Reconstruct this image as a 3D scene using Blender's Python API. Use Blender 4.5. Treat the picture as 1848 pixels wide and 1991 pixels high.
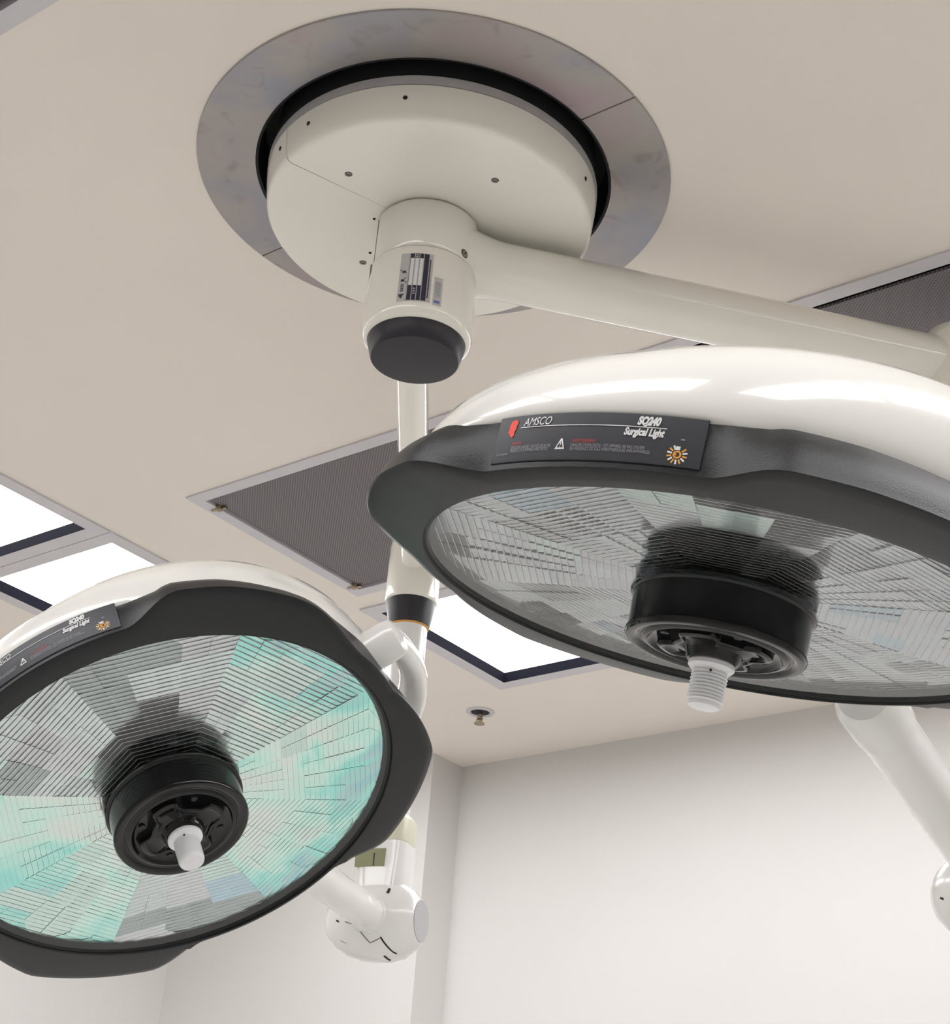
import bpy, math, random
from mathutils import Matrix, Vector
random.seed(7)
for o in list(bpy.data.objects): bpy.data.objects.remove(o)
SC = bpy.context.scene; COL = SC.collection
CAMZ = 1.35                       # eye height; all z below are written relative to the camera, ceiling plane = 1.70
H = 1.70
# ------------------------------------------------------------------ camera
PITCH, ROLL, YAW, FPX = 0.473006, 0.0810251, -0.678655, 3187.51
def cam_axes():
    fw = Vector((0, math.cos(PITCH), math.sin(PITCH))); ri = Vector((1, 0, 0)); up = ri.cross(fw)
    r = math.cos(ROLL)*ri + math.sin(ROLL)*up; u = -math.sin(ROLL)*ri + math.cos(ROLL)*up
    c, s = math.cos(YAW), math.sin(YAW)
    g = lambda v: Vector((c*v.x + s*v.y, -s*v.x + c*v.y, v.z))
    return g(r), g(u), g(fw)
RI, UP, FW = cam_axes()
cd = bpy.data.cameras.new('camera'); cam = bpy.data.objects.new('camera', cd); COL.objects.link(cam)
cd.sensor_fit = 'HORIZONTAL'; cd.sensor_width = 36; cd.lens = 36*FPX/1848; cd.clip_start = .05; cd.clip_end = 60
Mc = Matrix((RI, UP, -FW)).transposed().to_4x4(); Mc.translation = (0, 0, CAMZ); cam.matrix_world = Mc
SC.camera = cam
# ------------------------------------------------------------------ world and exposure
w = bpy.data.worlds.new('world'); SC.world = w; w.use_nodes = True
w.node_tree.nodes['Background'].inputs[0].default_value = (.8, .85, .9, 1); w.node_tree.nodes['Background'].inputs[1].default_value = .05
SC.view_settings.view_transform = 'Standard'; SC.view_settings.look = 'None'
SC.view_settings.gamma = 1; SC.view_settings.use_curve_mapping = False
SC.view_settings.exposure = 0.33
LAMP_E = 6.2
# ------------------------------------------------------------------ materials
def S(r, g, b):
    f = lambda c: (c/255/12.92) if c/255 <= .04045 else ((c/255+.055)/1.055)**2.4
    return (f(r), f(g), f(b), 1)
def mat(name, col, rough=.5, metal=0, coat=0, spec=.5, emit=None, noise=None, bump=None):
    m = bpy.data.materials.new(name); m.use_nodes = True; nt = m.node_tree; b = nt.nodes['Principled BSDF']
    b.inputs['Base Color'].default_value = col; b.inputs['Roughness'].default_value = rough; b.inputs['Metallic'].default_value = metal
    b.inputs['Coat Weight'].default_value = coat; b.inputs['Coat Roughness'].default_value = .04
    b.inputs['Specular IOR Level'].default_value = spec
    if emit: b.inputs['Emission Color'].default_value = emit[0]; b.inputs['Emission Strength'].default_value = emit[1]
    tc = nt.nodes.new('ShaderNodeTexCoord')
    if noise:
        sc, amt, det = noise
        n = nt.nodes.new('ShaderNodeTexNoise'); n.inputs['Scale'].default_value = sc; n.inputs['Detail'].default_value = det
        nt.links.new(tc.outputs['Object'], n.inputs['Vector'])
        mr = nt.nodes.new('ShaderNodeMapRange'); mr.inputs[1].default_value = .3; mr.inputs[2].default_value = .7
        mr.inputs[3].default_value = 1-amt; mr.inputs[4].default_value = 1+amt*.4
        mx = nt.nodes.new('ShaderNodeVectorMath'); mx.operation = 'SCALE'; mx.inputs[0].default_value = col[:3]
        nt.links.new(n.outputs['Fac'], mr.inputs[0]); nt.links.new(mr.outputs[0], mx.inputs['Scale']); nt.links.new(mx.outputs[0], b.inputs['Base Color'])
    if bump:
        sc, st = bump
        n = nt.nodes.new('ShaderNodeTexNoise'); n.inputs['Scale'].default_value = sc; n.inputs['Detail'].default_value = 4
        nt.links.new(tc.outputs['Object'], n.inputs['Vector'])
        bp = nt.nodes.new('ShaderNodeBump'); bp.inputs['Strength'].default_value = st; bp.inputs['Distance'].default_value = .002
        nt.links.new(n.outputs['Fac'], bp.inputs['Height']); nt.links.new(bp.outputs[0], b.inputs['Normal'])
    return m
M = dict(
    ceiling=mat('ceiling_paint', (.88, .812, .735, 1), .75, noise=(1.2, .03, 3), bump=(90, .08)),
    wall=mat('wall_paint', (.70, .682, .665, 1), .7, noise=(1.5, .02, 3), bump=(120, .05)),
    floor=mat('floor_vinyl', (.76, .76, .73, 1), .35, noise=(3, .12, 5)),
    enamel=mat('cream_enamel', (.89, .86, .78, 1), .3, coat=1.0, noise=(8, .02, 3)),
    white=mat('white_enamel', (.86, .85, .83, 1), .25, coat=.6, noise=(8, .02, 3)),
    dome=mat('white_gloss_shell', (.90, .89, .85, 1), .2, coat=.8, noise=(6, .02, 3)),
    creamcap=mat('cream_plastic', (.72, .70, .55, 1), .4, noise=(12, .03, 3)),
    recess=mat('olive_recess', (.30, .30, .17, 1), .6, noise=(20, .1, 2)),
    greydisc=mat('grey_plastic', (.52, .51, .53, 1), .5, noise=(20, .03, 2)),
    black=mat('black_plastic', (.030, .031, .034, 1), .42, noise=(30, .1, 4), bump=(700, .15)),
    bezel=mat('charcoal_plastic', (.010, .011, .013, 1), .36, spec=.4, noise=(20, .08, 4), bump=(900, .2)),
    gloss=mat('gloss_black', (.006, .006, .007, 1), .12, coat=.1, spec=.35, noise=(30, .1, 2)),
    cap=mat('dark_rubber', (.013, .013, .019, 1), .4, noise=(25, .1, 3)),
    gap=mat('dark_gap', (.012, .012, .014, 1), .7, noise=(10, .1, 2)),
    seam=mat('seam_line', (.12, .115, .10, 1), .7, noise=(10, .1, 2)),
    trim=mat('fixture_frame', (.66, .63, .66, 1), .4, noise=(10, .03, 3)),
    well=mat('fixture_well', (.004, .004, .008, 1), .9, spec=.08, noise=(10, .05, 2)),
    screw=mat('screw_steel', (.30, .28, .25, 1), .35, metal=.9, noise=(200, .2, 2)),
    chrome=mat('latch_brass', (.45, .38, .28, 1), .25, metal=1, noise=(60, .1, 2)),
    nozzle=mat('translucent_white_plastic', (.95, .95, .97, 1), .35, noise=(60, .05, 2)),
    panel=mat('label_panel', (.040, .042, .050, 1), .45, noise=(60, .08, 4)),
    ink=mat('white_ink', (.78, .78, .78, 1), .5, noise=(200, .03, 2)),
    inkgrey=mat('grey_ink', (.30, .30, .32, 1), .5, noise=(200, .05, 2)),
    red=mat('red_ink', (.85, .055, .025, 1), .5, noise=(200, .03, 2)),
    darkred=mat('dark_red_ink', (.45, .03, .03, 1), .5, noise=(200, .03, 2)),
    orange=mat('orange_ink', (.72, .34, .05, 1), .5, noise=(200, .03, 2)),
    plate=mat('silver_plate', (.55, .54, .54, 1), .4, metal=.3, noise=(60, .05, 2)),
    plateink=mat('plate_dark_ink', (.02, .02, .045, 1), .4, noise=(60, .05, 2)),
    blueink=mat('blue_ink', (.12, .16, .45, 1), .5, noise=(60, .05, 2)),
    ledge=mat('reflector_ridge', (.70, .70, .70, 1), .3, metal=.6, noise=(60, .05, 2)),
    m_grey=mat('mirror_grey', (.66, .72, .74, 1), .10, metal=1, noise=(9, .06, 2)),
    m_slate=mat('mirror_slate', (.40, .45, .46, 1), .10, metal=1, noise=(9, .06, 2)),  # darker mirror copy, its tone stands in for darker reflections
    m_teal=mat('mirror_teal', (.42, .78, .74, 1), .17, metal=1, noise=(9, .08, 2)),
    m_pale=mat('mirror_pale', (.66, .82, .78, 1), .17, metal=1, noise=(9, .06, 2)),
    m_blue=mat('mirror_blue', (.50, .66, .76, 1), .17, metal=1, noise=(9, .06, 2)),
    m_lilac=mat('mirror_lilac', (.68, .69, .73, 1), .17, metal=1, noise=(9, .06, 2)),
)
def dichroic():       # cold-mirror coating with reflections painted in: pale near the hub, teal to blue outwards
    m = mat('mirror_dichroic', (.5, .8, .8, 1), .20, metal=1); nt = m.node_tree; b = nt.nodes['Principled BSDF']; L = nt.links.new; N = nt.nodes.new
    tc = N('ShaderNodeTexCoord'); ln = N('ShaderNodeVectorMath'); ln.operation = 'LENGTH'; L(tc.outputs['Object'], ln.inputs[0])
    no = N('ShaderNodeTexNoise'); no.inputs['Scale'].default_value = 9; no.inputs['Detail'].default_value = 3; no.inputs['Distortion'].default_value = .8; L(tc.outputs['Object'], no.inputs['Vector'])
    a = N('ShaderNodeMath'); a.operation = 'MULTIPLY_ADD'; L(ln.outputs['Value'], a.inputs[0]); a.inputs[1].default_value = 1.7; a.inputs[2].default_value = -.58
    c = N('ShaderNodeMath'); c.operation = 'MULTIPLY_ADD'; L(no.outputs['Fac'], c.inputs[0]); c.inputs[1].default_value = 1.5; L(a.outputs[0], c.inputs[2])
    cr = N('ShaderNodeValToRGB'); E_ = cr.color_ramp.elements
    E_[0].position = .25; E_[0].color = (.78, .84, .80, 1); E_[1].position = .95; E_[1].color = (.36, .55, .78, 1)
    for p, q in ((.45, (.62, .90, .82, 1)), (.62, (.36, .82, .76, 1)), (.74, (.50, .72, .72, 1)), (.84, (.34, .68, .76, 1))):
        e = E_.new(p); e.color = q
    L(c.outputs[0], cr.inputs[0]); L(cr.outputs[0], b.inputs['Base Color']); return m
M['m_dich'] = dichroic()
# brushed stained steel ring
def steel_ring():
    m = mat('stained_steel', (.40, .37, .39, 1), .38, metal=.85); nt = m.node_tree; b = nt.nodes['Principled BSDF']
    tc = nt.nodes.new('ShaderNodeTexCoord')
    n1 = nt.nodes.new('ShaderNodeTexNoise'); n1.inputs['Scale'].default_value = 5; n1.inputs['Detail'].default_value = 3
    n2 = nt.nodes.new('ShaderNodeTexNoise'); n2.inputs['Scale'].default_value = 16; n2.inputs['Detail'].default_value = 6; n2.inputs['Distortion'].default_value = 1.2
    cr = nt.nodes.new('ShaderNodeValToRGB'); cr.color_ramp.elements[0].color = (.33, .34, .40, 1); cr.color_ramp.elements[0].position = .3
    cr.color_ramp.elements[1].color = (.43, .355, .375, 1); cr.color_ramp.elements[1].position = .7
    e = cr.color_ramp.elements.new(.5); e.color = (.42, .39, .37, 1)
    cs = nt.nodes.new('ShaderNodeValToRGB'); cs.color_ramp.elements[0].color = (.80, .77, .73, 1); cs.color_ramp.elements[0].position = .25
    cs.color_ramp.elements[1].color = (1, 1, 1, 1); cs.color_ramp.elements[1].position = .42
    mx = nt.nodes.new('ShaderNodeMix'); mx.data_type = 'RGBA'; mx.blend_type = 'MULTIPLY'; mx.inputs[0].default_value = 1
    L = nt.links.new
    L(tc.outputs['Object'], n1.inputs['Vector']); L(tc.outputs['Object'], n2.inputs['Vector']); L(n1.outputs['Fac'], cr.inputs[0]); L(n2.outputs['Fac'], cs.inputs[0])
    L(cr.outputs[0], mx.inputs[6]); L(cs.outputs[0], mx.inputs[7]); L(mx.outputs[2], b.inputs['Base Color'])
    return m
M['steel'] = steel_ring()
def emit_mat():
    m = bpy.data.materials.new('lit_diffuser'); m.use_nodes = True; nt = m.node_tree; nt.nodes.clear()
    o = nt.nodes.new('ShaderNodeOutputMaterial'); e = nt.nodes.new('ShaderNodeEmission'); e.inputs[0].default_value = (1, .99, 1, 1)
    e.inputs[1].default_value = LAMP_E; nt.links.new(e.outputs[0], o.inputs[0]); return m
M['diffuser'] = emit_mat()
def perf_mat():
    m = mat('perforated_metal', (.23, .20, .21, 1), .55); nt = m.node_tree; b = nt.nodes['Principled BSDF']; L = nt.links.new
    tc = nt.nodes.new('ShaderNodeTexCoord'); sp = nt.nodes.new('ShaderNodeSeparateXYZ'); L(tc.outputs['Object'], sp.inputs[0])
    def mth(op, a, b_=None):
        n = nt.nodes.new('ShaderNodeMath'); n.operation = op
        for i, v in enumerate((a, b_)):
            if v is None: continue
            if isinstance(v, (int, float)): n.inputs[i].default_value = v
            else: L(v, n.inputs[i])
        return n.outputs[0]
    p = .0078
    yr = mth('DIVIDE', sp.outputs[1], p*.5); row = mth('FLOOR', yr); fy = mth('SUBTRACT', mth('FRACT', yr), .5)
    odd = mth('MULTIPLY', mth('MODULO', mth('ABSOLUTE', row), 2), .5)
    fx = mth('SUBTRACT', mth('FRACT', mth('ADD', mth('DIVIDE', sp.outputs[0], p), odd)), .5)
    d = mth('SQRT', mth('ADD', mth('MULTIPLY', fx, fx), mth('MULTIPLY', mth('MULTIPLY', fy, .5), mth('MULTIPLY', fy, .5))))
    hole = mth('LESS_THAN', d, .27)
    mx = nt.nodes.new('ShaderNodeMix'); mx.data_type = 'RGBA'; L(hole, mx.inputs[0]); mx.inputs[6].default_value = (.235, .205, .215, 1); mx.inputs[7].default_value = (.10, .09, .095, 1)
    L(mx.outputs[2], b.inputs['Base Color']); return m
M['perf'] = perf_mat()
def glass_mat():      # thin clear pane: same Fresnel reflection from both sides
    m = bpy.data.materials.new('lens_glass'); m.use_nodes = True; nt = m.node_tree; nt.nodes.clear(); L = nt.links.new; N = nt.nodes.new
    o = N('ShaderNodeOutputMaterial'); t = N('ShaderNodeBsdfTransparent'); t.inputs[0].default_value = (.97, .98, .98, 1)
    g = N('ShaderNodeBsdfGlossy'); g.inputs['Roughness'].default_value = .05
    ge = N('ShaderNodeNewGeometry'); d = N('ShaderNodeVectorMath'); d.operation = 'DOT_PRODUCT'; L(ge.outputs['Incoming'], d.inputs[0]); L(ge.outputs['Normal'], d.inputs[1])
    def mth(op, a, b):
        n = N('ShaderNodeMath'); n.operation = op
        for i, v in enumerate((a, b)):
            if isinstance(v, (int, float)): n.inputs[i].default_value = v
            else: L(v, n.inputs[i])
        return n.outputs[0]
    f = mth('ADD', mth('MULTIPLY', mth('POWER', mth('SUBTRACT', 1, mth('ABSOLUTE', d.outputs['Value'], 0)), 5), .92), .07)
    x = N('ShaderNodeMixShader'); L(f, x.inputs[0]); L(t.outputs[0], x.inputs[1]); L(g.outputs[0], x.inputs[2]); L(x.outputs[0], o.inputs[0]); return m
M['glass'] = glass_mat()
# ------------------------------------------------------------------ geometry helpers
class Geo:
    def __init__(s): s.v = []; s.f = []; s.m = []
    def add(s, vs, fs, mi=0):
        k = len(s.v); s.v += [Vector(v) for v in vs]; s.f += [tuple(i+k for i in f) for f in fs]; s.m += [mi]*len(fs)
    def grid(s, rows, closed=True, mi=0, caps=(0, 0)):
        n = len(rows[0]); vs = [p for r in rows for p in r]; fs = []
        for i in range(len(rows)-1):
            for j in range(n if closed else n-1):
                a, b = i*n+j, i*n+(j+1) % n; fs.append((a, b, b+n, a+n))
        if caps[0]: fs.append(tuple(range(n))[::-1])
        if caps[1]: fs.append(tuple((len(rows)-1)*n+j for j in range(n)))
        s.add(vs, fs, mi); return s
    def lathe(s, prof, n=64, F=None, a0=0, a1=360, caps=(0, 0), mi=0):
        F = F or Matrix(); full = abs(a1-a0) >= 359.9; m = n if full else n+1
        rows = []
        for r, z in prof:
            rows.append([F @ Vector((r*math.cos(math.radians(a0+(a1-a0)*j/n)), r*math.sin(math.radians(a0+(a1-a0)*j/n)), z)) for j in range(m)])
        return s.grid(rows, full, mi, caps)
    def box(s, c, h, F=None, mi=0):
        F = F or Matrix(); x, y, z = h
        vs = [F @ (Vector(c)+Vector((a*x, b*y, d*z))) for a in (-1, 1) for b in (-1, 1) for d in (-1, 1)]
        s.add(vs, [(0, 1, 3, 2), (4, 6, 7, 5), (0, 4, 5, 1), (2, 3, 7, 6), (0, 2, 6, 4), (1, 5, 7, 3)], mi); return s
    def tube(s, pts, rad, n=24, mi=0, caps=(1, 1), asp=1.0, ref=None):
        pts = [Vector(p) for p in pts]; rad = rad if isinstance(rad, (list, tuple)) else [rad]*len(pts); rows = []
        ref = Vector(ref) if ref else None; px = None
        for i, p in enumerate(pts):
            t = (pts[min(i+1, len(pts)-1)]-pts[max(i-1, 0)]).normalized()
            if px is None:
                a = ref if ref else (Vector((0, 0, 1)) if abs(t.z) < .9 else Vector((1, 0, 0)))
                px = (a - t*a.dot(t)).normalized()
            else: px = (px - t*px.dot(t)).normalized()
            if ref: px = (ref - t*ref.dot(t)).normalized()
            py = t.cross(px)
            rows.append([p + rad[i]*(math.cos(2*math.pi*j/n)*px*asp + math.sin(2*math.pi*j/n)*py) for j in range(n)])
        return s.grid(rows, True, mi, caps)
def rrect(x0, x1, y0, y1): return [(x0, y0), (x1, y0), (x1, y1), (x0, y1)]
FR = {}
def obj(name, geo, mats, parent=None, F=None, smooth=35, data=None, label=None, kind=None):
    """geo is written in frame F (world matrix); F defaults to the parent's frame"""
    if data is None:
        me = bpy.data.meshes.new(name); me.from_pydata([tuple(v) for v in geo.v], [], geo.f)
        mats = mats if isinstance(mats, (list, tuple)) else [mats]
        for m in mats: me.materials.append(M[m])
        me.polygons.foreach_set('material_index', geo.m)
        if smooth:
            me.polygons.foreach_set('use_smooth', [True]*len(me.polygons)); me.set_sharp_from_angle(angle=math.radians(smooth))
        me.update(); data = me
    o = bpy.data.objects.new(name, data); COL.objects.link(o)
    if F is None: F = FR[parent.name] if parent else Matrix()
    FR[o.name] = F
    if parent: o.parent = parent; o.matrix_local = FR[parent.name].inverted() @ F
    else: o.matrix_world = F
    if label: o['label'] = label
    if kind: o['kind'] = kind
    return o
def thing(name, label, cat, loc, group=None, rot=None):
    o = bpy.data.objects.new(name, None); COL.objects.link(o); F = Matrix.Translation(Vector(loc))
    if rot: F = F @ rot
    o.matrix_world = F; FR[o.name] = F; o.empty_display_size = .1
    o['label'] = label; o['category'] = cat
    if group: o['group'] = group
    return o
def Z(z): return z+CAMZ
def V(x, y, z): return Vector((x, y, z+CAMZ))
def frame(o, x, y, z):
    m = Matrix((Vector(x), Vector(y), Vector(z))).transposed().to_4x4(); m.translation = Vector(o); return m
def ray(px, py, dist):
    d = (FW + (px-924)/FPX*RI - (py-995)/FPX*UP).normalized()*dist; return Vector((d.x, d.y, d.z+CAMZ))
# ------------------------------------------------------------------ room
XL, XJ, XR = -4.31, -3.215, 2.6; YB1, YB2, YF = 3.877, 4.03, -2.6; TK = .12
HX, HY = -1.4354, 1.6015
def sbox(name, x0, x1, y0, y1, z0, z1, m):
    c = ((x0+x1)/2, (y0+y1)/2, (z0+z1)/2); g = Geo().box((0, 0, 0), ((x1-x0)/2, (y1-y0)/2, (z1-z0)/2))
    return obj(name, g, m, F=Matrix.Translation(c), smooth=0, kind='structure')
top = Z(H)+.35
sbox('floor', XL-TK, XR+TK, YF-TK, YB2+TK, -.1, 0, 'floor')
sbox('wall_left', XL-TK, XL, YF-TK, YB1+TK, 0, top, 'wall')
sbox('wall_right', XR, XR+TK, YF-TK, YB2+TK, 0, top, 'wall')
sbox('wall_front', XL, XR, YF-TK, YF, 0, top, 'wall')
g = Geo()     # back wall with its jog: one continuous wall
P = [(XL, YB1), (XJ, YB1), (XJ, YB2), (XR, YB2), (XR, YB2+TK), (XL, YB2+TK)]
g.add([(x, y, 0) for x, y in P]+[(x, y, top) for x, y in P], [(i, (i+1) % 6, (i+1) % 6+6, i+6) for i in range(6)]+[(0, 1, 2, 5), (2, 3, 4, 5), (6, 11, 8, 7), (8, 11, 10, 9)])
obj('wall_back', g, 'wall', smooth=0, kind='structure')
# ceiling with real openings
TROF = [(-3.51, -2.924, 2.235, 3.455), (-3.51, -2.924, 1.015, 2.235), (-2.684, -1.45, 2.88, 3.51), (-1.45, -.215, 2.88, 3.51),
        (.084, .67, 2.235, 3.455), (.084, .67, 1.015, 2.235), (.084, .67, -.205, 1.015), (-3.51, -2.924, -.205, 1.015),
        (-2.684, -1.45, -.316, .314), (-1.45, -.215, -.316, .314)]
VENT = [(-2.632, -1.42, 2.2, 2.815), (-1.42, -.208, 2.2, 2.815), (-2.632, -1.42, .372, .987)]
FL = .042
HOLES = [(a+FL-.004, b-FL+.004, c+FL-.004, d-FL+.004) for a, b, c, d in TROF]+[(a+.034, b-.034, c+.034, d-.034) for a, b, c, d in VENT]
SQ = (HX-.36, HX+.36, HY-.36, HY+.36)
xs = sorted({XL, XR}|{h[i] for h in HOLES+[SQ] for i in (0, 1)}); ys = sorted({YF, YB2}|{h[i] for h in HOLES+[SQ] for i in (2, 3)})
g = Geo(); zc = Z(H)
for i in range(len(xs)-1):
    for j in range(len(ys)-1):
        cx, cy = (xs[i]+xs[i+1])/2, (ys[j]+ys[j+1])/2
        if any(h[0] < cx < h[1] and h[2] < cy < h[3] for h in HOLES+[SQ]): continue
        g.add([(xs[i], ys[j], zc), (xs[i], ys[j+1], zc), (xs[i+1], ys[j+1], zc), (xs[i+1], ys[j], zc)], [(0, 1, 2, 3)])
n = 96
ri = [(HX+.292*math.cos(2*math.pi*k/n), HY+.292*math.sin(2*math.pi*k/n), zc) for k in range(n)]
ro = []
for k in range(n):
    a = 2*math.pi*k/n; c, s_ = math.cos(a), math.sin(a); t = .36/max(abs(c), abs(s_)); ro.append((HX+t*c, HY+t*s_, zc))
g.grid([ro, ri], True)
obj('ceiling', g, 'ceiling', smooth=0, kind='structure')
# ------------------------------------------------------------------ troffers
def ring_rect(g, o, i, z0, z1, F=None, mi=0):
    """rectangular frame between outer rect o and inner rect i, from z0 (low) to z1"""
    A = [(x, y, z0) for x, y in rrect(*o)]; B = [(x, y, z0) for x, y in rrect(*i)]; C_ = [(x, y, z1) for x, y in rrect(*o)]; D = [(x, y, z1) for x, y in rrect(*i)]
    fs = []
    for k in range(4):
        l = (k+1) % 4; fs += [(k, l, 4+l, 4+k), (k, 8+k, 8+l, l), (4+k, 4+l, 12+l, 12+k), (8+k, 12+k, 12+l, 8+l)]
    g.add(A+B+C_+D, fs, mi)
TL = ['near lit ceiling light at left edge, nearest the small lamp head', 'lit ceiling light farthest left, before the one above the small lamp',
      'lit ceiling light between the two lamp heads, beside the dark vent', 'lit ceiling light hidden behind the large lamp head',
      'lit ceiling light right of frame, far end of its row', 'lit ceiling light right of frame, middle of its row', 'lit ceiling light right of frame, near end of its row',
      'lit ceiling light left of frame, near end of the left row', 'lit ceiling light above the camera, left one of a pair', 'lit ceiling light above the camera, right one of a pair']
TL[0] = 'white lit ceiling light partly hidden by the small lamp head at left'; TL[1] = 'white lit ceiling light cut by the left edge, above its neighbour'
for (a, b, c, d), lb in zip(TROF, TL):
    cx, cy = (a+b)/2, (c+d)/2; hx, hy = (b-a)/2, (d-c)/2; t = thing('ceiling_light', lb, 'light', (cx, cy, Z(H)), 'recessed ceiling lights')
    i = (-hx+FL, hx-FL, -hy+FL, hy-FL)
    g = Geo(); ring_rect(g, (-hx+.001, hx-.001, -hy+.001, hy-.001), i, -.005, .004); obj('frame', g, 'trim', t, smooth=0)
    g = Geo(); o2 = (-hx+FL-.004, hx-FL+.004, -hy+FL-.004, hy-FL+.004); ring_rect(g, o2, (i[0]+.0012, i[1]-.0012, i[2]+.0012, i[3]-.0012), -.0045, .03); obj('well', g, 'well', t, smooth=0)
    g = Geo(); g.box((0, 0, .033), (hx-FL+.003, hy-FL+.003, .008)); obj('diffuser', g, 'diffuser', t, smooth=0)
# ------------------------------------------------------------------ vents
VL = ['dark perforated air vent between the two lamp heads, with two latches', 'dark perforated air vent behind the long arm at right', 'dark perforated air vent cut off at the top left corner']
for k, ((a, b, c, d), lb) in enumerate(zip(VENT, VL)):
    cx, cy = (a+b)/2, (c+d)/2; hx, hy = (b-a)/2, (d-c)/2; t = thing('air_vent', lb, 'vent', (cx, cy, Z(H)), 'perforated ceiling air vents')
    g = Geo(); i = (-hx+.034, hx-.034, -hy+.034, hy-.034); ring_rect(g, (-hx+.001, hx-.001, -hy+.001, hy-.001), i, -.004, .03)
    obj('frame', g, 'trim', t, smooth=0)
    gp = .006 if k == 0 else .017
    g = Geo(); g.box((0, 0, .032), (hx-.03, hy-.03, .004)); obj('backing', g, 'gap', t, smooth=0)
    g = Geo(); g.box((0, 0, .004), (hx-.036-gp, hy-.036-gp, .003)); obj('perforated_panel', g, 'perf', t, smooth=0)
    for yy in (-hy+.075, hy-.055):
        g = Geo(); F = Matrix.Translation((-hx+.036, yy, .0))
        g.lathe([(.0, -.012), (.007, -.011), (.009, -.006), (.009, .004)], 16, F); g.box((-.010, 0, -.005), (.012, .004, .002), F); g.box((.010, .006, -.004), (.008, .004, .002), F)
        obj('latch', g, 'chrome', t)
# ------------------------------------------------------------------ sprinkler
t = thing('sprinkler', 'small chrome fire sprinkler in a dark recess near the back wall', 'sprinkler', (-2.852, 3.638, Z(H)))
g = Geo().lathe([(.027, -.001), (.032, -.005), (.040, -.005), (.043, -.002), (.043, 0)], 32); obj('escutcheon', g, 'trim', t)
g = Geo().lathe([(.028, -.002), (.0, -.0015)], 32); obj('recess_cup', g, 'gap', t)
g = Geo().lathe([(.006, 0), (.006, -.018), (.009, -.02), (.009, -.024), (.004, -.026), (.004, -.034), (.016, -.036), (.016, -.039), (0, -.040)], 20)
for s_ in (-1, 1): g.tube([(s_*.007, 0, -.015), (s_*.011, 0, -.026), (s_*.004, 0, -.036)], .0018, 8)
obj('deflector', g, 'chrome', t)
# ------------------------------------------------------------------ ceiling mount (canopy + hub)
t = thing('ceiling_mount', 'round cream ceiling mount with steel ring and central hub', 'ceiling mount', (HX, HY, Z(H))); MT = t
FT = FR[t.name]; O = H    # local z = z - H
def az(px, py, z):
    d = FW + (px-924)/FPX*RI - (py-995)/FPX*UP; d = d*(z/d.z); return math.degrees(math.atan2(d.y-HY, d.x-HX)), math.hypot(d.x-HX, d.y-HY)
for s0 in (0.25, 180.25):
    g = Geo(); g.lathe([(.290, 0), (.290, -.004), (.3855, -.004), (.3865, -.003), (.3865, 0)], 64, None, s0, s0+179.5)
    obj('ring_plate', g, 'steel', t)
g = Geo().lathe([(.2865, -.003), (.291, -.005), (.2915, .03), (.285, .07), (.25, .07), (.25, .0)], 96); obj('cavity_tube', g, 'gap', t)  # dark inner tube: the gap's darkness is set in its colour
for s0 in (-108.6+.12, 71.4+.12):
    g = Geo().lathe([(.045, -.095), (.252, -.095), (.2575, -.0935), (.2610, -.089), (.2625, -.084), (.2685, -.036), (.2655, -.034)], 64, None, s0, s0+179.76)
    obj('canopy_cover', g, 'enamel', t, smooth=50)
g = Geo().lathe([(.2640, -.034), (.2680, -.033), (.2690, -.018), (.266, -.017)], 96); g.lathe([(.266, -.017), (.262, .06)], 96, mi=2); g.lathe([(.04, -.0935), (.2555, -.0935), (.2660, -.034)], 64, mi=1)
obj('canopy_band', g, ['plate', 'seam', 'gap'], t)
def screw(parent, p, nrm, r=.0042, m='screw'):
    z = Vector(nrm).normalized(); x = z.orthogonal().normalized(); F = frame(p, x, z.cross(x), z)
    g = Geo().lathe([(r*1.5, -.0003), (r*1.35, .0006), (r*1.2, .0002)], 14, F, mi=1); g.lathe([(r*1.2, .0002), (r, .0014), (r*.3, .0016), (0, .0016)], 14, F); g.box((0, 0, .0017), (r*.7, r*.14, .0003), F, mi=1)
    return obj('screw', g, [m, 'gap'], parent)
for px, py in [(678, 338), (963, 350), (706, 510)]:
    a, r = az(px, py, O-.095); screw(t, (r*math.cos(math.radians(a)), r*math.sin(math.radians(a)), -.095), (0, 0, -1), .0042)
for px, py in [(790, 197), (602, 241), (549, 290), (1124, 350)]:
    a, r = az(px, py, O-.058); a = math.radians(a); screw(t, (.2657*math.cos(a), .2657*math.sin(a), -.058), (math.cos(a), math.sin(a), -.12), .0026, 'gap')
for px, py in [(728, 425), (720, 491)]:
    a, r = az(px, py, O-.095); screw(t, (r*math.cos(math.radians(a)), r*math.sin(math.radians(a)), -.095), (0, 0, -1), .0018, 'gap')
# hub
g = Geo().lathe([(.077, -.096), (.077, -.1005), (.0815, -.101), (.0825, -.104), (.0825, -.1885), (.0815, -.190), (.080, -.190), (.080, -.1925)], 72, mi=0)
obj('hub_upper', g, 'enamel', t)
g = Geo().lathe([(.079, -.185), (.079, -.1915), (.0835, -.1915), (.0845, -.193), (.0865, -.245), (.0868, -.300), (.0850, -.310), (.0815, -.3165), (.077, -.3185), (.074, -.316), (.060, -.316)], 72)
hl = obj('hub_lower', g, 'enamel', t, smooth=40)
g = Geo().lathe([(.080, -.1880), (.0828, -.1905), (.0828, -.1918), (.080, -.1925)], 72); obj('hub_seam', g, 'seam', t)
g = Geo().lathe([(.0765, -.314), (.0770, -.317), (.0695, -.346), (.0680, -.348), (.066, -.3485), (0, -.3485)], 72); obj('hub_cap', g, 'cap', t, smooth=25)
tocam = Vector((-HX, -HY, 0)).normalized(); left = Vector((-RI.x, -RI.y, 0)).normalized()
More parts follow.
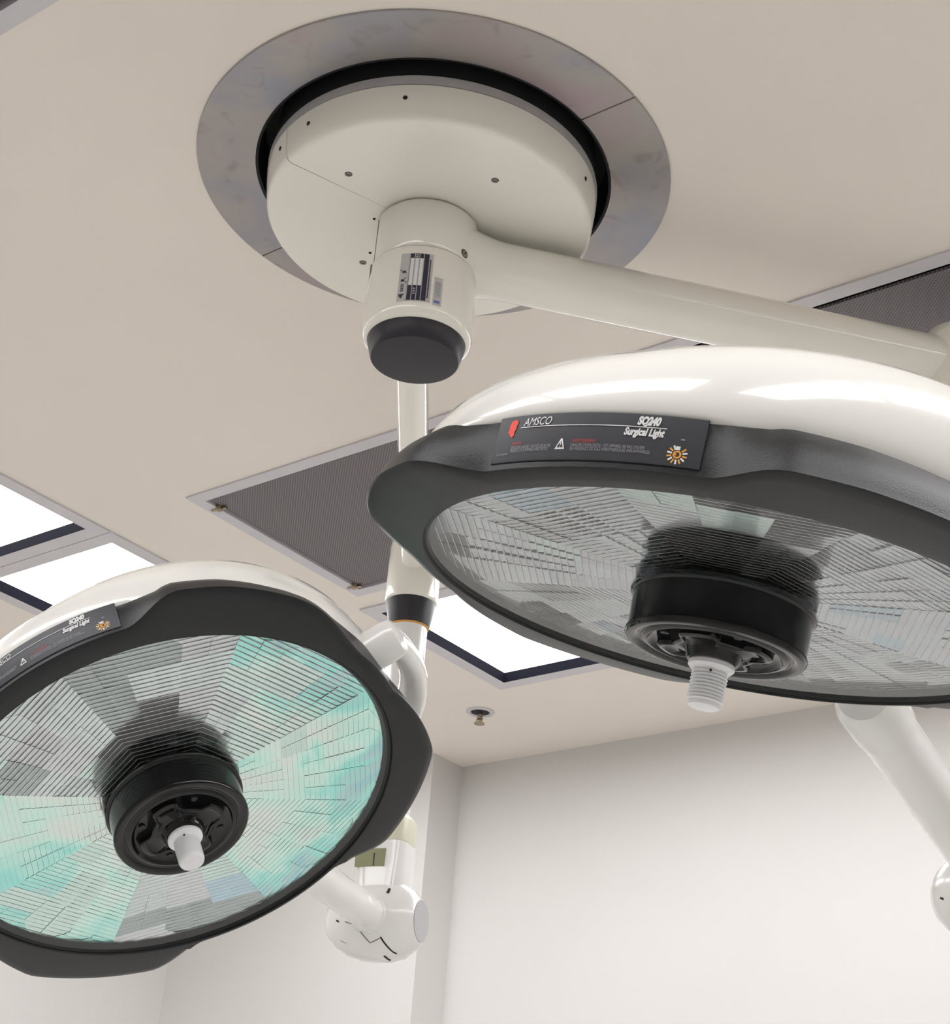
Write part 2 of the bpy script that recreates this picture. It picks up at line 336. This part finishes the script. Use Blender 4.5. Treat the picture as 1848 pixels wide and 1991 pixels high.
def hubdir(b): return (tocam*math.cos(math.radians(b))+left*math.sin(math.radians(b))).normalized()
def cyl_patch(g, b0, b1, z0, z1, r, mi=0, nb=8, thick=.0012, r1=None):
    r1 = r1 or r
    rows = []
    for z, rr in ((z0, r-.002), (z0, r+thick), (z1, r1+thick), (z1, r1-.002)):
        rows.append([hubdir(b0+(b1-b0)*k/nb)*rr+Vector((0, 0, z)) for k in range(nb+1)])
    g.grid(rows, False, mi)
    for q in (0, -1): g.add([r_[q] for r_ in rows], [(0, 1, 2, 3)], mi)
g = Geo(); cyl_patch(g, 69.0, 70.0, -.108, -.188, .0825, 0, 2, .0006); cyl_patch(g, 69.0, 76, -.1875, -.189, .0826, 0, 3, .0006)
cyl_patch(g, 75, 76, -.189, -.215, .0845, 0, 2, .001); obj('cover_seam', g, 'seam', t, smooth=0)
pz = hubdir(-50)*.0825+Vector((0, 0, -.178)); screw(t, pz, hubdir(-50), .0052)
# name plate of the hub (dark table with rules and pale fields)
g = Geo()
b0, b1, z0, z1 = 24.0, -9.0, -.208, -.297
cyl_patch(g, b0, b1, z0, z1, .0851, 0, 8, .0010, .0869)
def pl(u0, u1, v0, v1, mi, lift):     # u across left->right, v top->bottom in 0..1
    zz = lambda v: z0+(z1-z0)*v; rr = lambda v: .0852+(.0870-.0852)*v
    cyl_patch(g, b0+(b1-b0)*u0, b0+(b1-b0)*u1, zz(v0), zz(v1), rr(v0), mi, 4, lift, rr(v1))
pl(.26, .86, .01, .985, 1, .0013)
for u in (.30, .44, .58): pl(u, u+.105, .11, .68, 2, .0016)
for u in (.265, .41, .55, .69): pl(u, u+.02, .01, .985, 0, .0017)
for v in (.03, .07, .74, .79, .84): pl(.45, .52, v, v+.022, 0, .0017)
for k in range(18): pl(.885, .93, .12+k*.045, .12+k*.045+.031, 1, .0014)
for v, u, s_ in ((.37, .09, .05), (.55, .07, .05), (.40, .17, .02), (.52, .17, .02), (.35, .03, .02), (.60, .20, .02)): pl(u, u+s_*2, v, v+s_*.9, 1, .0014)
for v in (.66, .70, .74, .78): pl(.08, .17, v, v+.02, 1, .0014)
pl(.04, .19, .86, .885, 1, .0014); pl(.06, .16, .885, .92, 1, .0014); pl(.10, .14, .92, .945, 1, .0014)
obj('name_plate', g, ['plate', 'plateink', 'ink'], hl, smooth=0)
g = Geo(); b0, b1, z0, z1 = -12.0, -21.5, -.248, -.299
cyl_patch(g, b0, b1, z0, z1, .0860, 0, 4, .0010, .0867)
for k in range(11):
    v = .18+k*.05; zz = z0+(z1-z0)*v; cyl_patch(g, b0-1.6, b1+2.2, zz, zz-.0010, .0863, 1, 3, .0012, .0864)
cyl_patch(g, b0-1.2, b1+2.0, z0+(z1-z0)*.84, z0+(z1-z0)*.93, .0866, 2, 3, .0012)
obj('small_label', g, ['plate', 'inkgrey', 'blueink'], hl, smooth=0)
# ------------------------------------------------------------------ lamp head meshes (head frame: z = out of the lens, x = label centre)
def ss(x, a, b): t = max(0, min(1, (x-a)/(b-a))); return t*t*(3-2*t)
def R_(a):
    a = abs((a+180) % 360-180)
    r = .3208
    r += (.3610-.3208)*ss(a, 17.5, 29); r -= .009*max(0, min(1, (a-38)/16)); r -= (.3520-.3165)*ss(a, 52, 78)
    r += (.3565-.3165)*max(0, min(1, (a-93)/25)); r -= .0075*max(0, min(1, (a-120)/26)); r -= (.349-.3010)*ss(a, 146, 160)
    return r
def bezel_geo():
    g = Geo(); n = 240; prof = []
    for k in range(n):
        a = 360*k/n; R = R_(a); lob = max(0, min(1, (R-.316)/.036)); b = R-.010*lob-.001
        sec = [(.284, -.012), (.2885, -.001), (.2900, .0010), (.2920, .0010), (.2935, .0005), (.2945, .0035), (min(.2975, R-.0045), .0035), (min(.3050, R-.0030), .0030), (max(.3055, R-.012) if lob > 0 else R-.0024, .0030-.003*lob), (R-.0018, -.0005-.003*lob), (R, -.0024-.003*lob),
               (R+.0002-.003*lob, -.012), (R-.007*lob, -.024), (R-.017*lob-.001, -.040), (R-.026*lob-.003, -.051), (min(.311, R-.004), -.054), (.296, -.050)]
        prof.append([(r*math.cos(math.radians(a)), r*math.sin(math.radians(a)), z) for r, z in sec])
    rows = [[prof[k][j] for k in range(n)] for j in range(len(prof[0]))]
    return g.grid(rows, True)
def dome_geo():
    g = Geo().lathe([(.298, -.048), (.3135, -.050), (.3165, -.056), (.3170, -.066), (.3140, -.082), (.3060, -.100), (.2900, -.119), (.2650, -.136), (.2300, -.150), (.1850, -.161), (.1300, -.169), (.0700, -.173), (0, -.174)], 128)
    for v in g.v:      # the shell is deeper on one side
        v.z -= (.125*max(0, -v.y)-.04*max(0, v.y))*max(0, min(1, (-v.z-.05)/.07))
    return g
def panel_geo():
    g = Geo(); rows = []
    for r, z in ((.3175, -.0080), (.3218, -.0085), (.3222, -.010), (.3212, -.0505), (.3200, -.0515), (.312, -.0515)):
        rows.append([(r*math.cos(math.radians(a)), r*math.sin(math.radians(a)), z) for a in [17.2-34.2*k/24 for k in range(25)]])
    return g.grid(rows, False)
def pm(u, v, lift=.0005):   # panel point: u 0..1 left->right, v 0..1 bottom->top
    a = math.radians(17.2-34.2*u); z = -.010-.0415*v; r = .3222-.0010*v+lift
    return Vector((r*math.cos(a), r*math.sin(a), z))
PW, PH = .1925, .0416
def text_geo(body, size, shear, sx=1.0, bold=0.0):
    c = bpy.data.curves.new('t', 'FONT'); c.body = body; c.size = size; c.shear = shear; c.offset = bold; c.resolution_u = 3; c.fill_mode = 'FRONT'
    o = bpy.data.objects.new('t', c); COL.objects.link(o); bpy.context.view_layer.update()
    me = bpy.data.meshes.new_from_object(o.evaluated_get(bpy.context.evaluated_depsgraph_get()))
    vs = [(v.co.x*sx, v.co.y) for v in me.vertices]; fs = [tuple(p.vertices) for p in me.polygons if all(abs(vs[i][1]) < size*2 and vs[i][0] < size*40 for i in p.vertices)]
    vs = [q if abs(q[1]) < size*2 else (0, 0) for q in vs]
    bpy.data.objects.remove(o); bpy.data.curves.remove(c); bpy.data.meshes.remove(me); return vs, fs
def put_text(g, body, u, v, size, shear=0, sx=1, bold=0, mi=0, lift=.0006, wid=None):
    vs, fs = text_geo(body, size, shear, sx, bold)
    if wid: k = wid*PW/max(x for x, y in vs); vs = [(x*k, y) for x, y in vs]
    g.add([pm(u+x/PW, v+y/PH, lift) for x, y in vs], fs, mi)
def strip(g, u0, u1, v0, v1, mi, lift=.0006, n=6):
    g.grid([[pm(u0+(u1-u0)*k/n, v, lift) for k in range(n+1)] for v in (v0, v1)], False, mi)
def letter_geo():
    g = Geo()                                   # 0 white 1 grey 2 red 3 dark red 4 orange
    put_text(g, 'AMSCO', .148, .735, .0105, .25, wid=.150)
    strip(g, .135, .835, .695, .712, 0, n=16)
    put_text(g, 'SQ240', .705, .755, .0098, .25, wid=.100, bold=.0006)
    put_text(g, 'Surgical Light', .655, .525, .0090, .25, wid=.175, bold=.0004)
    head = [(.088, .93), (.108, .96), (.122, .93), (.126, .87), (.120, .82), (.124, .76), (.116, .70), (.118, .60), (.104, .56), (.092, .62), (.084, .68), (.078, .66), (.082, .75), (.080, .84)]
    g.add([pm(u-.012, v-.06) for u, v in head], [tuple(range(len(head)))], 2)
    put_text(g, 'WARNING', .108, .325, .0042, mi=3, wid=.055)
    put_text(g, 'EXPLOSION HAZARD - DO NOT USE IN THE', .108, .235, .0040, mi=1, wid=.215)
    put_text(g, 'PRESENCE OF FLAMMABLE ANESTHETICS', .108, .165, .0040, mi=1, wid=.205)
    put_text(g, 'PT. NO. 146669-000', .030, .115, .0028, mi=1, wid=.065)
    put_text(g, 'AVERTISSEMENT', .428, .325, .0044, mi=3, wid=.112)
    put_text(g, "DANGER D'EXPLOSION - CET APPAREIL NE PAS UTILISER", .424, .235, .0040, mi=1, wid=.335)
    put_text(g, 'EN PRESENCE DE GAZ ANESTHESIQUES INFLAMMABLES', .424, .155, .0040, mi=1, wid=.360)
    tri = [(.348, .18), (.396, .18), (.377, .41), (.369, .41)]; tin = [(.356, .215), (.388, .215), (.3745, .36), (.3715, .36)]
    k = len(tri); g.add([pm(*p) for p in tri]+[pm(*p) for p in tin], [(i, (i+1) % k, (i+1) % k+k, i+k) for i in range(k)], 0)
    strip(g, .3705, .3745, .265, .345, 0, n=1); strip(g, .3705, .3745, .225, .245, 0, n=1)
    cu, cv = .898, .20; asp = PW/PH
    for k in range(14):
        a = 2*math.pi*k/14+.22; mi = 4 if k % 2 else 0
        if 1.1 < a < 2.0: continue
        d = (math.cos(a), math.sin(a)); q = (-d[1], d[0]); r0, r1, w_ = .105, .20, .018
        pts = [(r0, w_), (r1, w_), (r1, -w_), (r0, -w_)]
        g.add([pm(cu+(d[0]*r+q[0]*w2)/asp, cv+(d[1]*r+q[1]*w2)) for r, w2 in pts], [(0, 1, 2, 3)], mi)
    n = 14; o = [(cu+.085*math.cos(2*math.pi*k/n)/asp, cv+.085*math.sin(2*math.pi*k/n)) for k in range(n)]; i = [(cu+(x-cu)*.55, cv+(y-cv)*.55) for x, y in o]
    g.add([pm(*p) for p in o+i], [(k, (k+1) % n, (k+1) % n+n, k+n) for k in range(n)], 4)
    strip(g, cu-.009, cu+.009, cv+.095, cv+.17, 0, n=1); strip(g, cu+.004, cu+.020, .50, .53, 1, n=1); strip(g, cu-.012, cu-.002, cv-.02, cv+.02, 4, n=1)
    return g
def hub_head_geo():
    g = Geo().lathe([(.088, -.004), (.0895, .001), (.0880, .003), (.0862, .0035), (.0850, .038), (.0868, .0395), (.0868, .0425), (.0845, .0455), (.0800, .0462), (.0760, .0452), (.0735, .0430), (.0715, .0430), (.0690, .0452), (.0650, .0455), (.0625, .0420), (.0600, .0405), (0, .0405)], 96)
    return g
def rotor_geo():   # sculpted black handle socket: four lobed plate with centre boss
    g = Geo(); n = 96; rows = []
    def rad(a, b, d): return b+d*(.5+.5*math.tanh(3.0*math.cos(4*a)))
    for z, b, d in ((.0400, .0400, .0165), (.0462, .0395, .0165), (.0478, .0375, .0160), (.0478, .0350, .0150), (.0455, .0335, .0135), (.0450, .031, .006), (.0480, .0275, 0), (.0545, .0255, 0), (.0565, .0240, 0), (.0565, .0, 0)):
        rows.append([(rad(2*math.pi*k/n, b, d if b else 0)*math.cos(2*math.pi*k/n), rad(2*math.pi*k/n, b, d if b else 0)*math.sin(2*math.pi*k/n), z) for k in range(n)])
    return g.grid(rows, True)
def nozzle_geo(thread):
    p = [(0, .056), (.0205, .056), (.0222, .058), (.0222, .0615), (.0200, .0640), (.0165, .0655)]
    z = .0665
    for k in range(9):
        p += [(.0162, z), (.0176 if thread else .0165, z+.0012), (.0162, z+.0028)]; z += .0033
    p += [(.0160, z+.001), (.0150, z+.0035), (.0120, z+.0050), (0, z+.0054)]
    return Geo().lathe(p, 40)
def reflector_sector(k, rng, w, base=.03, jr=.06, jt=.03):
    """one of eight pressed mirror sectors: stepped rows of facets, blocks of facets tilted alike"""
    g = Geo(); a = math.radians(22.5+45*k); bx = Vector((math.cos(a), math.sin(a), 0)); by = Vector((-math.sin(a), math.cos(a), 0))
    p = .0071; n = 30; nc = 6; T = math.tan(math.radians(22.5)); z0 = -.010
    blk = {}
    def block(i, c):
        key = (i//rng_rows[c//2], c//2)
        if key not in blk: blk[key] = (rng.uniform(-jr, jr), rng.uniform(-jt, jt), rng.choices(range(len(w)), w)[0])
        return blk[key]
    rng_rows = [rng.choice((4, 5, 7, 9)) for _ in range(nc//2)]
    for i in range(n):
        h0 = .2885-(i+1)*p; h1 = h0+p; q = .0010
        if h0 < .072: break
        hw = lambda h: min(h*T, math.sqrt(max(0, .2888**2-h*h)))
        s = base+(h0+h1)/2*.35
        for c in range(nc):
            dr, dt, mi = block(i, c)
            t0, t1 = c/nc*2-1, (c+1)/nc*2-1
            pt = lambda h, t, z: bx*h+by*hw(h)*t+Vector((0, 0, z))
            sl = max(-.06, s+dr); hm = h1-q
            za, zb = z0-sl*(p-q), z0
            dz = dt*hw(h0)/nc
            g.add([pt(h0, t0, za-dz), pt(h0, t1, za+dz), pt(hm, t1, zb+dz), pt(hm, t0, zb-dz)], [(0, 1, 2, 3)], mi+1)
        g.add([pt(hm, -1, z0+.0005), pt(hm, 1, z0+.0005), pt(h1, 1, z0+.0005), pt(h1, -1, z0+.0005)], [(0, 1, 2, 3)], 0)
    return g
BEZ = DOME = PAN = LET = HUBG = ROT = None
def head(root, C, nrm, th, seed, wts, thread):
    """adds the lamp head parts to root; returns head frame"""
    global BEZ, DOME, PAN, LET, HUBG, ROT
    n_ = Vector(nrm).normalized(); u = n_.cross(Vector((0, 0, 1))).normalized(); v = n_.cross(u); t = math.radians(th)
    x = math.cos(t)*u+math.sin(t)*v; F = frame(C, x, n_.cross(x), n_)
    first = BEZ is None
    d = obj('housing', dome_geo() if first else None, 'dome', root, F, data=DOME, smooth=60); b = obj('bezel', bezel_geo() if first else None, 'bezel', root, F, data=BEZ, smooth=32)
    pa = obj('label_panel', panel_geo() if first else None, 'panel', b, F, data=PAN, smooth=30)
    # text is flat print on the panel
    le = obj('lettering', letter_geo() if first else None, ['ink', 'inkgrey', 'red', 'darkred', 'orange'], b, F, data=LET, smooth=0)
    hb = obj('handle_hub', hub_head_geo() if first else None, 'gloss', root, F, data=HUBG, smooth=40)
    ro = obj('handle_socket', rotor_geo() if first else None, 'gloss', hb, F, data=ROT, smooth=35)
    if first: BEZ, DOME, PAN, LET, HUBG, ROT = b.data, d.data, pa.data, le.data, hb.data, ro.data
    for k in range(4):
        a = math.radians(45+90*k); Fs = F @ Matrix.Translation((.052*math.cos(a), .052*math.sin(a), .0408))
        g = Geo().lathe([(.0045, 0), (.0042, .0020), (.0026, .0026), (.0010, .0016), (0, .0016)], 14, Matrix.Translation((.052*math.cos(a), .052*math.sin(a), .0402)))
        obj('screw', g, 'cap', hb, F)
    nz = obj('handle_post', nozzle_geo(thread), 'nozzle', root, F, smooth=30, label='white plastic threaded post' if thread else 'white plastic post')
    g = Geo().lathe([(.0011, 0), (.0011, .0006), (0, .0006)], 8, frame((0, 0, 0), (0, 0, 1), (0, 1, 0), (-1, 0, 0))); vdir = (F.inverted() @ Vector((0, 0, CAMZ))); vdir.z = 0; vdir.normalize()
    rr = .0172; z = .068; Fd = frame(vdir*rr+Vector((0, 0, z)), Vector((0, 0, 1)), vdir.cross(Vector((0, 0, 1))), vdir)
    obj('pin_hole', Geo().lathe([(.0013, 0), (.0012, .0012), (0, .0012)], 10, Fd), 'gap', nz, F)
    obj('lens', Geo().lathe([(.289, -.001), (0, -.001)], 96), 'glass', root, F, smooth=0, label='clear glass lens cover')
    rng = random.Random(seed)
    rf = obj('reflector', Geo().lathe([(.070, -.030), (.200, -.026), (.289, -.018), (.2895, -.004)], 64), 'm_grey', root, F, smooth=40)
    for k in range(8):
        obj('mirror_sector', reflector_sector(k, rng, wts(k), *((-.05, .11, .05) if thread else (.03, .06, .03))), [('m_dich' if (k in (1, 5) and not thread) else 'm_pale' if (k in (2, 4) and not thread) else 'ledge'), 'm_grey', 'm_dich', 'm_pale', 'm_blue', 'm_lilac', 'm_slate'], rf, F, smooth=0)
    return F
def yoke(root, F):
    pts, rad = [], []
    for k in range(41):
        tt = -92+184*k/40; a = math.radians(180+tt); c = math.cos(math.radians(tt)); r = .360-.012*(abs(tt)/90)**4
        pts.append(Vector((r*math.cos(a), r*math.sin(a), -.056-.125*c**1.3 if c > 0 else -.056))); rad.append(.0155+.010*max(0, c))
    obj('yoke', Geo().tube(pts, rad, 20, asp=1.25), 'white', root, F, smooth=50)
    for s in (-1, 1):
        a = math.radians(s*88); d = Vector((math.cos(a), math.sin(a), 0)); Fp = frame(d*.284+Vector((0, 0, -.056)), Vector((0, 0, 1)), d.cross(Vector((0, 0, 1))), d)
        g = Geo().lathe([(.0275, 0), (.0285, .012), (.0275, .014), (.0275, .060), (.0255, .070), (.018, .075), (0, .076)], 36, Fp)
        obj('pivot', g, 'white', root, F)
        g = Geo().lathe([(.0290, .010), (.0290, .0125)], 36, Fp); obj('pivot_seam', g, 'gap', root, F)
    return F @ pts[20]
def elbow(root, E, topz, a, armdir, zt=None):
    """lower joint of the drop tube: neck with slot, big conical barrel with a grey end disc"""
    a = Vector(a).normalized(); up = Vector((0, 0, 1)); bk = up.cross(a)
    g = Geo(); n = 48; rows = []
    for z, sx, sy, rd in ((.205, .030, .030, 1), (.198, .043, .040, .75), (.188, .0485, .044, .55), (.150, .0500, .0450, .5), (.143, .0502, .0452, .5)):
        rows.append([E+a*(sx*math.copysign(abs(math.cos(2*math.pi*k/n))**rd, math.cos(2*math.pi*k/n)))+bk*(sy*math.copysign(abs(math.sin(2*math.pi*k/n))**rd, math.sin(2*math.pi*k/n)))+up*z for k in range(n)])
    W = Matrix()
    obj('neck_cap', Geo().grid(rows, True, 0, (1, 0)), 'creamcap', root, W, smooth=60)
    rows = []
    for z, sx, sy, rd in ((.1425, .0505, .0455, .5), (.100, .0510, .0465, .5), (.050, .052, .050, .6), (0, .052, .055, .7)):
        rows.append([E+a*(sx*math.copysign(abs(math.cos(2*math.pi*k/n))**rd, math.cos(2*math.pi*k/n)))+bk*(sy*math.copysign(abs(math.sin(2*math.pi*k/n))**rd, math.sin(2*math.pi*k/n)))+up*z for k in range(n)])
    nk = obj('neck', Geo().grid(rows, True), 'white', root, W, smooth=60)
    f = -bk if bk.dot(-Vector((E.x, E.y, 0))) < 0 else bk
    Fb = frame(E, a, f, up)
    obj('neck_slot', Geo().box((-.012, .0462, .108), (.030, .0015, .017), Fb).box((-.004, .0482, .104), (.0006, .0008, .012), Fb, 1), ['recess', 'gap'], root, W, smooth=0)
    bar = obj('barrel', Geo().lathe([(0, -.100), (.024, -.099), (.036, -.094), (.050, -.080), (.063, -.058), (.0710, -.034), (.0745, -.008), (.0745, .020), (.069, .046), (.055, .068), (.042, .080), (.0385, .082)], 56, frame(E, f, up, a)), 'white', root, W, smooth=50)
    obj('end_disc', Geo().lathe([(.0385, .0815), (.0375, .0835), (0, .0835)], 40, frame(E, f, up, a)), 'greydisc', root, W)
    # lower access cover with its stepped seam and slots
    Fl = frame(E, f, up, a); g = Geo()
    PR = [(-.100, .024), (-.094, .036), (-.080, .050), (-.058, .063), (-.034, .071), (-.008, .0745), (.020, .0745), (.046, .069), (.068, .055), (.080, .042)]
    def rb(z):
        for (za, ra), (zb, rb_) in zip(PR, PR[1:]):
            if za <= z <= zb: return ra+(rb_-ra)*(z-za)/(zb-za)
        return .04
    def path(ps, lift=.0004):
        out = []
        for (a0, z0), (a1, z1) in zip(ps, ps[1:]):
            for k in range(7):
                aa = math.radians(a0+(a1-a0)*k/6); z = z0+(z1-z0)*k/6; r = rb(z)+lift; out.append(Fl @ Vector((r*math.cos(aa), r*math.sin(aa), z)))
        return out
    obj('cover_seam', Geo().tube(path([(-14, -.040), (-19, -.017), (-44, .008), (-38, .027)]), .0007, 6), 'seam', root, W, smooth=0)
    for ps, w_ in (([(-36, .029), (-72, .048)], .0018), ([(-70, .026), (-86, .030)], .0022), ([(25, -.006), (30, -.004)], .0026), ([(31, .036), (40, .036)], .0030), ([(-9, .006), (0, .009)], .0028), ([(-12, -.060), (-14, -.054)], .0018), ([(-46, -.055), (-48, -.042)], .0008)):
        obj('slot', Geo().tube(path(ps, -.0006), w_, 10), 'gap', root, W, smooth=0)
def light(label, C, nrm, th, seed, wts, thread, armz, armr, A0, K, kr, kz, dropr, E, aax, S=None):
    root = thing('surgical_light', label, 'lamp', C); W = Matrix()
    F = head(root, C, nrm, th, seed, wts, thread)
    Mj = yoke(root, F)
    A0 = Vector(A0); A0.z = Z(armz); K1 = Vector((K[0], K[1], Z(armz))); L = (K1-A0).length; d = (K1-A0).normalized()
    ts = [0, .04, .06, .075, .09, .105, .12, .15, L*.5, L]; fl = [.022, .020, .014, .009, .005, .002, 0, 0, 0, 0]
    obj('arm', Geo().tube([A0+d*t for t in ts], [armr*(1+f/.047) for f in fl], 40), 'enamel', root, W, smooth=50)
    Fk = Matrix.Translation((K[0], K[1], CAMZ)); k0, k1, c1 = kz
    obj('knuckle', Geo().lathe([(0, k0), (kr*.6, k0), (kr*.86, k0-.006), (kr*.97, k0-.020), (kr, k0-.035), (kr*1.01, k1+.006), (kr*.99, k1+.002), (kr*.93, k1)], 56, Fk), 'enamel', root, W, smooth=40)
    obj('knuckle_cap', Geo().lathe([(kr*.95, k1+.002), (kr*.95, k1-.002), (dropr*1.10, c1+.002), (dropr*1.02, c1)], 56, Fk), 'cap', root, W)
    obj('cap_lip', Geo().lathe([(dropr*1.09, c1+.0015), (dropr*1.06, c1-.0008), (dropr*.98, c1-.0008)], 56, Fk), 'orange', root, W)
    obj('drop_tube', Geo().lathe([(dropr, c1+.01), (dropr, E[2]+.17)], 48, Fk), 'white', root, W)
    EV = V(*E)
    elbow(root, EV, 0, aax, None)
    if S is None:
        d2 = (Mj-EV).normalized()
        obj('spring_arm', Geo().tube([EV+d2*.02, Mj-d2*.02], .031, 36), 'white', root, W, smooth=50)
        obj('spring_arm_collar', Geo().tube([EV+d2*.055, EV+d2*.082, EV+d2*.085], [.036, .0345, .031], 36, caps=(0, 0)), 'white', root, W)
        obj('yoke_joint', Geo().tube([Mj-d2*.05, Mj-d2*.03, Mj+d2*.02, Mj+d2*.035], [.03, .036, .036, .02], 32), 'white', root, W)
    else:
        d2 = (S-EV).normalized()
        obj('spring_arm', Geo().tube([EV+d2*.02, S-d2*.03], .0355, 40), 'white', root, W, smooth=50)
        obj('spring_arm_collar', Geo().tube([S-d2*.050, S-d2*.046, S+d2*.02, S+d2*.036, S+d2*.043], [.0355, .0385, .0385, .030, .012], 40), 'white', root, W)
        obj('yoke_joint', Geo().tube([S, (S+Mj)/2+Vector((0, 0, .02)), Mj], [.030, .026, .026], 28), 'white', root, W)
    return root
w2 = lambda k: [[4, 0, 2, 0, 1, 3], [0, 9, 1, 0, 0, 0], [0, 6, 4, 0, 0, 0], [2, 0, 2, 1, 2, 3], [0, 6, 4, 0, 0, 0], [0, 9, 1, 0, 0, 0], [1, 5, 4, 0, 0, 0], [3, 0, 0, 0, 1, 6]][k % 8]  # tints chosen per sector to imitate reflections, slate darkening the top ones
w1 = lambda k: [[7, 0, 0, 1, 1, 1], [6, 0, 1, 1, 1, 0], [7, 0, 0, 1, 1, 0], [6, 0, 1, 0, 1, 1]][k % 4]
light('large white surgical lamp head at right on the long arm, lens seen edge-on', V(-.7034, 1.2591, .6483), (-.216, .02, -.976), 165.5, 11, w1, True,
      1.55, .047, (HX, HY, 0), (-.845, 2.332), .069, (1.615, 1.36, 1.31), .037, (-.845, 2.332, .65), (.97, -.2, 0), ray(1697, 1378, 1.97))
light('smaller-looking surgical lamp head at lower left with teal mirrored lens facing the camera', V(-1.5746, 1.3861, .6016), (.541, -.038, -.840), -23.0, 5, w2, False,
      1.43, .0275, (HX+left.x*.012, HY+left.y*.012, 0), (-2.013, 2.313), .0535, (1.50, 1.345, 1.292), .038, (-2.013, 2.313, .70), (.95, .31, 0))
